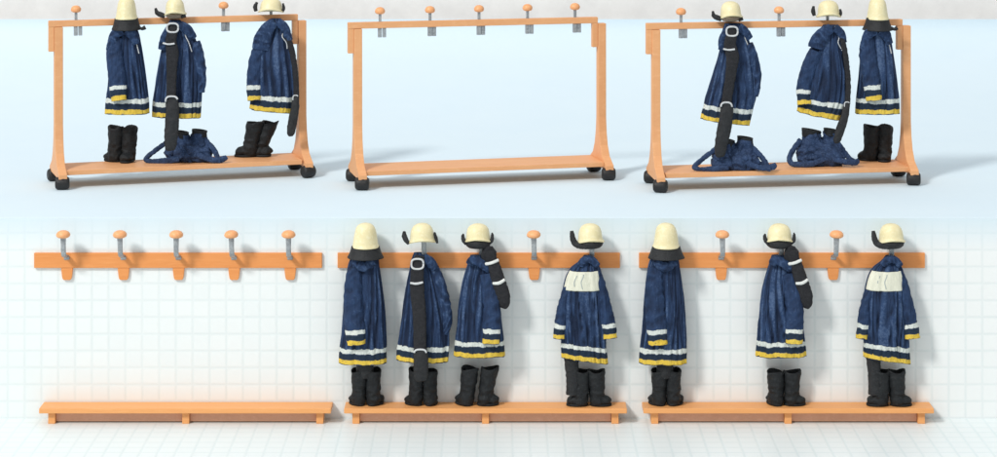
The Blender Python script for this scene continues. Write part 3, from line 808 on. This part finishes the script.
helmet('cream helmet with tan lining and left ear flap, leftmost on the right rack', 731, 18, YD + .02, 'open', sx=.88, sz=.86, tilt=-.05, lining='tan', gz=2.6,
       wings=[[(-10, -1, -4, 2.2, 1.5), (-14, .5, -4, 2.6, 1.5), (-17.5, 2.5, -3, 2.2, 1.4), (-18.5, 7, -3, 1.0, 1)], [(7, -1.6, -8, 1.5, 1), (11, -.2, -6, 1.6, 1)]], group='cream fire helmets')
YE = above(R3, 3, -.11)
coat('navy fire coat with shoulder cape, middle coat of the right rack',
     [(25, 823, 837), (33, 818, 841), (42, 813.5, 843), (52, 809.5, 844.5), (63, 807, 846.5), (80, 804, 848), (100, 800, 846.5), (116, 797, 839.5)], YE, seed=17, fold=1.0, slant=4.6,
     sleeves=[[(815, 50, 6, 5, .8, 0), (809, 66, 7.4, 5.6, .75, 0), (804.5, 82, 7.4, 5.4, .7, 1), (803, 93, 7.2, 5, .75, 2), (803, 104, 6.6, 4.4, .75, 3)]],
     flaps=[([(830, 27, -8, 4.5, 3), (822, 33, -9, 6.5, 3), (816.5, 41, -8.5, 8, 3), (814.5, 47.5, -8.5, 8, 2.2)], .4), ([(834, 27, -8, 4, 3), (840, 33, -6, 4, 3), (843, 42, -4, 3.2, 3)], .3)],
     zips=[[(834, 26), (836, 32), (838, 37), (837, 42), (840, 48)], [(837, 27), (840, 34), (842, 42), (841, 50)]], group='navy fire coats')
belt('black belt hanging at the right edge of the caped coat, right rack', YE, (834, 142),
     [[(837, 28, -5, 2, 2), (842, 42, -6, 2.5, 2.2), (845.5, 62, -6, 2.7, 2.2), (847, 84, -7, 2.6, 2.2), (846, 103, -8, 2.7, 2.2)]],
     rings=[(845.5, 104, -10, 2.6, 3.2, .6, .2 * PI, 1.1 * PI)],
     pouches=[[(845.5, 102, -8, 3, 2.2), (843.5, 114, -9, 3.8, 2.4), (839, 128, -9, 4.2, 2.6), (835.5, 139, -9, 3.6, 2.6), (835, 142, -9, 1.8, 1.5)]], group='black safety belts')
helmet('cream helmet with two black ear flaps, middle one on the right rack', 828.5, 17, YE + .05, 'open', sx=.92, sz=.86, guard=False,
       wings=[[(-14.5, 1.5, -3, 1.6, 1.2), (-15.8, 6, -3, 2.1, 1.4), (-15.2, 11, -3, 1.1, 1)], [(10.6, .5, -4, 1.2, 1), (11.8, 4, -3, 1.4, 1), (11.2, 8, -3, .9, .8)]], group='cream fire helmets')
YF = above(R3, 4, -.11)
coatA_top('navy fire coat beside the right post of the right rack', 750.3, YF)
helmet('cream helmet with black neck guard beside the right post of the right rack', 877.5, 30, YF - .02, 'rear', sx=.80, sz=.86, chin=[[(13, 3, -3, 1, 1), (16, 1, -4, 1.6, 1.4), (19, 2.5, -4, 2.2, 1.6)]], group='cream fire helmets')
YT2 = G(735, 170, SZ).y + .05
trousers('crumpled navy trousers under the first coat of the right rack', 735, 169.5, YT2, SZ, 58, 29, [(-7, 30, 6.0), (10, 32.5, 7.0)],
         [suspL(), [(17, 22, -3, 2.4, 1.8), (25, 14, -6, 2.4, 1.8), (30, 7, -8, 2.4, 1.8), (31, 3.5, -10, 2.4, 1.8), (36, 3.8, -11, 3.0, 2.0), (39.5, 5.5, -9, 2.2, 1.6)],
          [(10, 9, -12, 2.6, 2), (18, 5, -13, 2.6, 2), (27, 3, -13, 2.6, 2), (34, 2.5, -12, 2.8, 2)]], 23)
YT3 = G(822, 166, SZ).y + .05
trousers('crumpled navy trousers under the caped coat of the right rack', 820, 165.5, YT3, SZ, 58, 34, [(-9, 36, 8.4), (10.5, 36.5, 6.2)],
         [[(-20, 26, -4, 2.4, 1.8), (-27, 17, -7, 2.6, 1.8), (-31.5, 9, -9, 2.6, 1.8), (-30, 3.5, -11, 2.6, 1.9), (-20, 2.2, -13, 2.8, 2), (-8, 4, -13, 3, 2), (2, 8, -12, 2.4, 2)],
          [(16, 24, -3, 2.4, 1.8), (22, 16, -6, 2.4, 1.8), (27, 9, -8, 2.4, 1.8), (32, 5, -9, 2.4, 1.8)],
          [(4, 12, -12, 2.8, 2), (14, 7.5, -13, 2.8, 2), (25, 5, -13, 2.8, 2), (33, 4.5, -12, 3.0, 2.2), (36.5, 6, -10, 2, 1.6)]], 41)
boot('upright boot left of the pair by the right post of the right rack', 872, 161.5, SZ, PI * .85, 0, 1.02, .015, dy=.06, w=1.06)
boot('upright boot right of the pair by the right post of the right rack', 885, 161.5, SZ, -PI * .55, 1, 1.02, .03, dy=.06, w=1.06)

# ------------------------------------------------------------------ lower row
YW = -.165
YH = -.20
def coatA_low(label, dx, seed):
    rows = [(250, 354, 375), (257, 351, 378), (266, 348, 379.5), (280, 346, 381.5), (300, 344, 384), (330, 342, 386), (350, 339.5, 387), (362.5, 338.8, 387)]
    return coat(label, [(a, b + dx, c + dx) for a, b, c in rows], YW, seed=seed, fold=.95,
        sleeves=[[(355 + dx, 266, 6.5, 5, .8, 0), (354 + dx, 285, 9, 6, .8, 0), (354.5 + dx, 308, 9.6, 6, .8, 1), (356 + dx, 327, 9.6, 5.6, .85, 2), (357 + dx, 341.5, 9.0, 4.6, .85, 3)]],
        flaps=[([(356 + dx, 256, -8, 4.5, 3), (359 + dx, 262, -10, 5, 3), (366 + dx, 264, -11, 5, 3), (374 + dx, 259, -9, 4.5, 3)], .35)],
        extra=[[(364 + dx, 355, 0, 9, 5), (365 + dx, 366, 0, 8.5, 5), (364 + dx, 374, 0, 8, 4.5), (364 + dx, 378, 0, 6, 3.5)]], group='navy fire coats')
def helmA_low(label, dx): helmet(label, 365.5 + dx, 257.5, YH, 'rear', sx=.98, sz=.95, group='cream fire helmets')
def coatC_low(label, dx, seed):
    rows = [(255, 470.5, 483), (266, 467, 491), (281, 462.5, 494), (302, 459, 499), (323, 457, 501.5), (340, 455.5, 503.5), (355.5, 454, 505)]
    return coat(label, [(a, b + dx, c + dx) for a, b, c in rows], YW, seed=seed, fold=1.2, freq=4.2,
        sleeves=[[(486 + dx, 272, 6, 5, .8, 0), (490 + dx, 290, 8.2, 5.8, .8, 0), (492 + dx, 308, 8.8, 5.8, .85, 1), (491.5 + dx, 326, 8.6, 5.4, .9, 2), (491 + dx, 340.5, 8.0, 4.6, .9, 3)]],
        flaps=[([(470 + dx, 262, -8, 4, 3), (472.5 + dx, 258.5, -10, 4.4, 3.4), (478.5 + dx, 259.5, -11, 4.2, 3.4), (486 + dx, 265, -9.5, 4.2, 3.2), (489 + dx, 269, -7.5, 3, 2.6)], .3)], group='navy fire coats')
def beltC_low(label, dx):
    belt(label, YW, (503 + dx, 305),
         [[(488.5 + dx, 245, -7, 4, 3), (489 + dx, 251, -8, 7.4, 4.6), (491.5 + dx, 258, -8.5, 5.6, 3.8), (493.5 + dx, 263, -9, 6.2, 4.0), (497 + dx, 274, -9.5, 6.6, 4.2), (501.5 + dx, 288, -9.5, 7.0, 4.0), (503.5 + dx, 297, -9, 6.8, 3.6), (503.5 + dx, 303, -8, 5.4, 3), (502.8 + dx, 305.8, -7.5, 3.6, 2)],
          [(484.5 + dx, 262, -9, 2, 2), (484 + dx, 253, -10, 2.6, 2), (488 + dx, 246, -10, 2.8, 2), (493 + dx, 250, -9, 2.4, 2)]],
         bars=[([(485.5 + dx, 261.5, -12, 1.5, 1.2), (491.5 + dx, 260, -14, 1.5, 1.2), (498.5 + dx, 257.5, -12, 1.5, 1.2)], 'white'),
               ([(493 + dx, 280.5, -12, 1.6, 1.2), (499 + dx, 280, -14.2, 1.6, 1.2), (504.5 + dx, 277, -12, 1.6, 1.2)], 'white')], group='black safety belts')
def helmC_low(label, dx):
    helmet(label, 478 + dx, 241.5, YH, 'open', sx=1.03, sz=.93, nod=-.04, gz=-.6,
           wings=[[(-11.5, -1.5, -5, 1.6, 1.2), (-14, 1.5, -5, 2.0, 1.3), (-15, 5.5, -4, 1.8, 1.2), (-14.6, 8.5, -4, .8, .8)], [(11, -1, -5, 1.6, 1.2), (13.6, 2, -5, 1.9, 1.3), (14.4, 6.5, -4, 1.5, 1.1), (14, 9.5, -4, .7, .7)]], group='cream fire helmets')
def coatD_low(label, dx, seed):
    rows = [(255, 584, 592), (261, 579, 596), (268, 570.5, 600), (281, 564.5, 603), (302, 561.5, 605), (323, 561, 605.5), (345, 561.5, 606.5), (360, 561.5, 608)]
    return coat(label, [(a, b + dx, c + dx) for a, b, c in rows], YW, seed=seed, fold=1.3, slant=3.6, arch=-1.0, freq=5.2,
        sleeves=[[(570 + dx, 280, 2.2, 3, .3, 0), (567.5 + dx, 289, 4.4, 5, .2, 0), (563.5 + dx, 306, 5.8, 6, .2, 1), (560.5 + dx, 323, 5.8, 5.6, .3, 2), (558.8 + dx, 337.5, 5.7, 4.8, .3, 3)],
                 [(597 + dx, 270, 2.5, 3, .3, 0), (600.5 + dx, 284, 5.0, 6, .2, 0), (604 + dx, 304, 6.6, 6, .3, 1), (607.5 + dx, 322, 7.4, 5.8, .3, 2), (609 + dx, 337, 7.8, 4.8, .3, 3)]],
        flaps=[([(580 + dx, 264, -6, 3.4, 3), (583 + dx, 259.5, -7, 3.6, 3), (588 + dx, 257.5, -8, 3.6, 3), (593 + dx, 259.5, -7, 3.6, 3), (597 + dx, 264.5, -6, 3.4, 3)], .25)],
        panel=(PI - .22, .66, .14, .318, .6),
        extra=[[(571 + dx, 350, -1, 8, 4.5), (571.5 + dx, 362, -1, 7, 4.5), (572.5 + dx, 380, -1, 6.4, 4.5), (572.5 + dx, 394, -1, 6.4, 4.5)]], group='navy fire coats')
def helmD_low(label, dx):
    helmet(label, 590.5 + dx, 242, YH, 'open', sx=1.03, sz=.96, tilt=-.05, gz=0,
           wings=[[(-4, -3.5, -10, 1.8, 1.2), (-11, -2.4, -8, 2.8, 1.5), (-15.8, 0, -6, 3.1, 1.5), (-18.2, 6, -5, 2.7, 1.4), (-18.8, 12, -4, 1.6, 1)]], group='cream fire helmets')

coatA_low('navy fire coat at the left end of the middle wall rail', 0, 31)
helmA_low('cream helmet with black neck guard at left end of middle wall rail', 0)
coat('navy fire coat behind a black buckled belt on the middle wall rail',
     [(252.5, 414, 426), (261, 411, 432), (270, 409.5, 437.5), (281, 407, 441), (295, 404.5, 444.5), (313, 402, 447.5), (330, 399.5, 449), (345, 397.5, 449), (360.5, 396.5, 448)], YW, seed=37, fold=1.15, slant=.8,
     sleeves=[[(434, 268, 5, 6, .3, 0), (440, 285, 6, 6.4, .3, 1), (444.5, 303, 6, 6, .3, 1), (447, 321, 5, 5.6, .3, 1), (445, 333, 3, 4.5, .3, 0)]], cuffs=False,
     flaps=[([(424, 255.5, -7, 3.6, 3), (430, 260, -8, 5, 3), (435, 267, -6.5, 4.2, 3)], .3)], group='navy fire coats')
belt('black belt with silver buckles hanging down a coat onto bench boots', YW, (421, 376),
     [[(420.5, 254, -9, 4.8, 2.2), (418.5, 262, -11.5, 6.2, 2.2), (417.5, 273, -13, 6.6, 2.4), (418, 290, -14, 7, 2.4), (420, 312, -15.5, 6.6, 2.4), (420.5, 344, -17, 6.0, 2.4)]],
     rings=[(418, 261, -14.5, 6.0, 5.0, 1.0, 0, 2 * PI), (421, 349, -20, 6, 4.5, .95, .05 * PI, .95 * PI)],
     bars=[([(411, 279.5, -16, 1.0, 1.2), (417, 280, -17, 1.2, 1.2), (423.5, 278.8, -16, 1.0, 1.2)], 'silver')],
     pouches=[[(420.5, 344, -17, 6.4, 2.8), (421.5, 352, -17.5, 7, 3), (421.5, 364, -17.5, 7.2, 3), (421, 374, -17.5, 6, 2.8), (421, 376.5, -17.5, 3, 1.6)]], group='black safety belts')
helmet('cream helmet with leaf shaped left ear flap above the belted wall coat', 422.5, 242, YH, 'open', sx=1.03, sz=.98, guard=False, tilt=-.04,
       wings=[[(-13.5, -1, -5, 1.2, 1), (-16, 2.5, -5, 2.4, 1.2), (-18, 7, -4, 2.6, 1.2), (-18, 11.5, -4, 1.2, .8)], [(15, -.5, -4, .9, .8), (13.5, 5, -4, 1.7, 1), (12, 10.5, -4, 1, .8)]], group='cream fire helmets')
coatC_low('navy fire coat with black rolled belt, third on the middle wall rail', 0, 43)
beltC_low('black rolled belt with two white bands on the middle wall rail', 0)
helmC_low('cream helmet with two ear flaps above the middle rail rolled belt', 0)
coatD_low('navy fire coat showing its cream back panel on the middle wall rail', 0, 47)
helmD_low('cream helmet with curled left flap at right end of middle wall rail', 0)

coatA_low('navy fire coat at the left end of the right wall rail', 300, 53)
helmA_low('cream helmet with black neck guard at left end of right wall rail', 300.5)
coatC_low('navy fire coat with black rolled belt, middle of the right wall rail', 301.3, 57)
beltC_low('black rolled belt with two white bands on the right wall rail', 301.3)
helmC_low('cream helmet with two ear flaps above the right rail rolled belt', 301.3)
coatD_low('navy fire coat showing its cream back panel on the right wall rail', 302, 61)
helmD_low('cream helmet with curled left flap at right end of right wall rail', 301)

BZ = BENCH_TOP
def bpair(x1, x2, py, y1, y2, lab, t1=0, t2=0, h=1.0, v=(0, 1), w=1.0, d1=.06, d2=.06):
    boot('left boot of ' + lab, x1, py, BZ, y1, v[0], h, t1, dy=d1, w=w)
    boot('right boot of ' + lab, x2, py, BZ, y2, v[1], h, t2, dy=d2, w=w)
for dx, nm in ((0, 'middle bench'), (301, 'right bench')):
    bpair(358.5 + dx, 373 + dx, 406.5, PI * .70, PI * .30, 'the leftmost pair on the ' + nm, 0, 0, 1.03, (1, 0), 1.04)
    bpair(581 + dx, 597.5 + dx, 407, PI * .97, PI * .03, 'the rightmost pair on the ' + nm, .02, -.02, 1.04, (0, 1), 1.12)
bpair(416, 430, 406.5, PI * .8, PI * .42, 'the pair under the belt on the middle bench', 0, 0, 1.05, (0, 2))
bpair(466, 484, 406.5, PI * .7, PI * .05, 'the splayed third pair on the middle bench', .10, .17, 1.10, (1, 0), 1.14)
bpair(777, 792, 406.5, PI * .6, PI * .05, 'the centre pair on the right bench', -.03, .04, 1.0, (1, 0), 1.13)

# ------------------------------------------------------------------ light
w = bpy.data.worlds.new('World'); sc.world = w; w.use_nodes = True
bg = w.node_tree.nodes['Background']; 
wnt = w.node_tree
wtc = wnt.nodes.new('ShaderNodeTexCoord'); wsp = wnt.nodes.new('ShaderNodeSeparateXYZ'); wnt.links.new(wtc.outputs['Generated'], wsp.inputs[0])
wz = mth(wnt, 'MAXIMUM', wsp.outputs[2], 0.0)                    # overhead fill added to the world, lifting the upper deck
wnt.links.new(mth(wnt, 'MULTIPLY_ADD', wz, .45, .465), bg.inputs[1])
bg.inputs[0].default_value = (.975, .99, 1, 1)
ld = bpy.data.lights.new('softbox', 'AREA'); ld.shape = 'DISK'; ld.size = 13.5; ld.energy = 43000; ld.color = (1, .975, .94)
lo = bpy.data.objects.new('softbox', ld); COL.objects.link(lo)
dirv = Vector((.50, .58, -.64)).normalized()
tgt = Vector((0, .8, 1.6)); lo.location = tgt - dirv * 80
lo.rotation_euler = dirv.to_track_quat('-Z', 'Y').to_euler()

# ------------------------------------------------------------------ camera
cam = bpy.data.cameras.new('camera'); co = bpy.data.objects.new('camera', cam); COL.objects.link(co)
co.location = (0, -D, ZC); co.rotation_euler = (PI / 2, 0, 0)
cam.sensor_width = 36; cam.lens = 36 * D / 9.97
cam.shift_y = ((418 - 228.5) / 100 - ZC) / 9.97
cam.clip_end = 200
sc.camera = co
sc.view_settings.view_transform = 'Standard'; sc.view_settings.look = 'None'
sc.view_settings.exposure = 0; sc.view_settings.gamma = 1
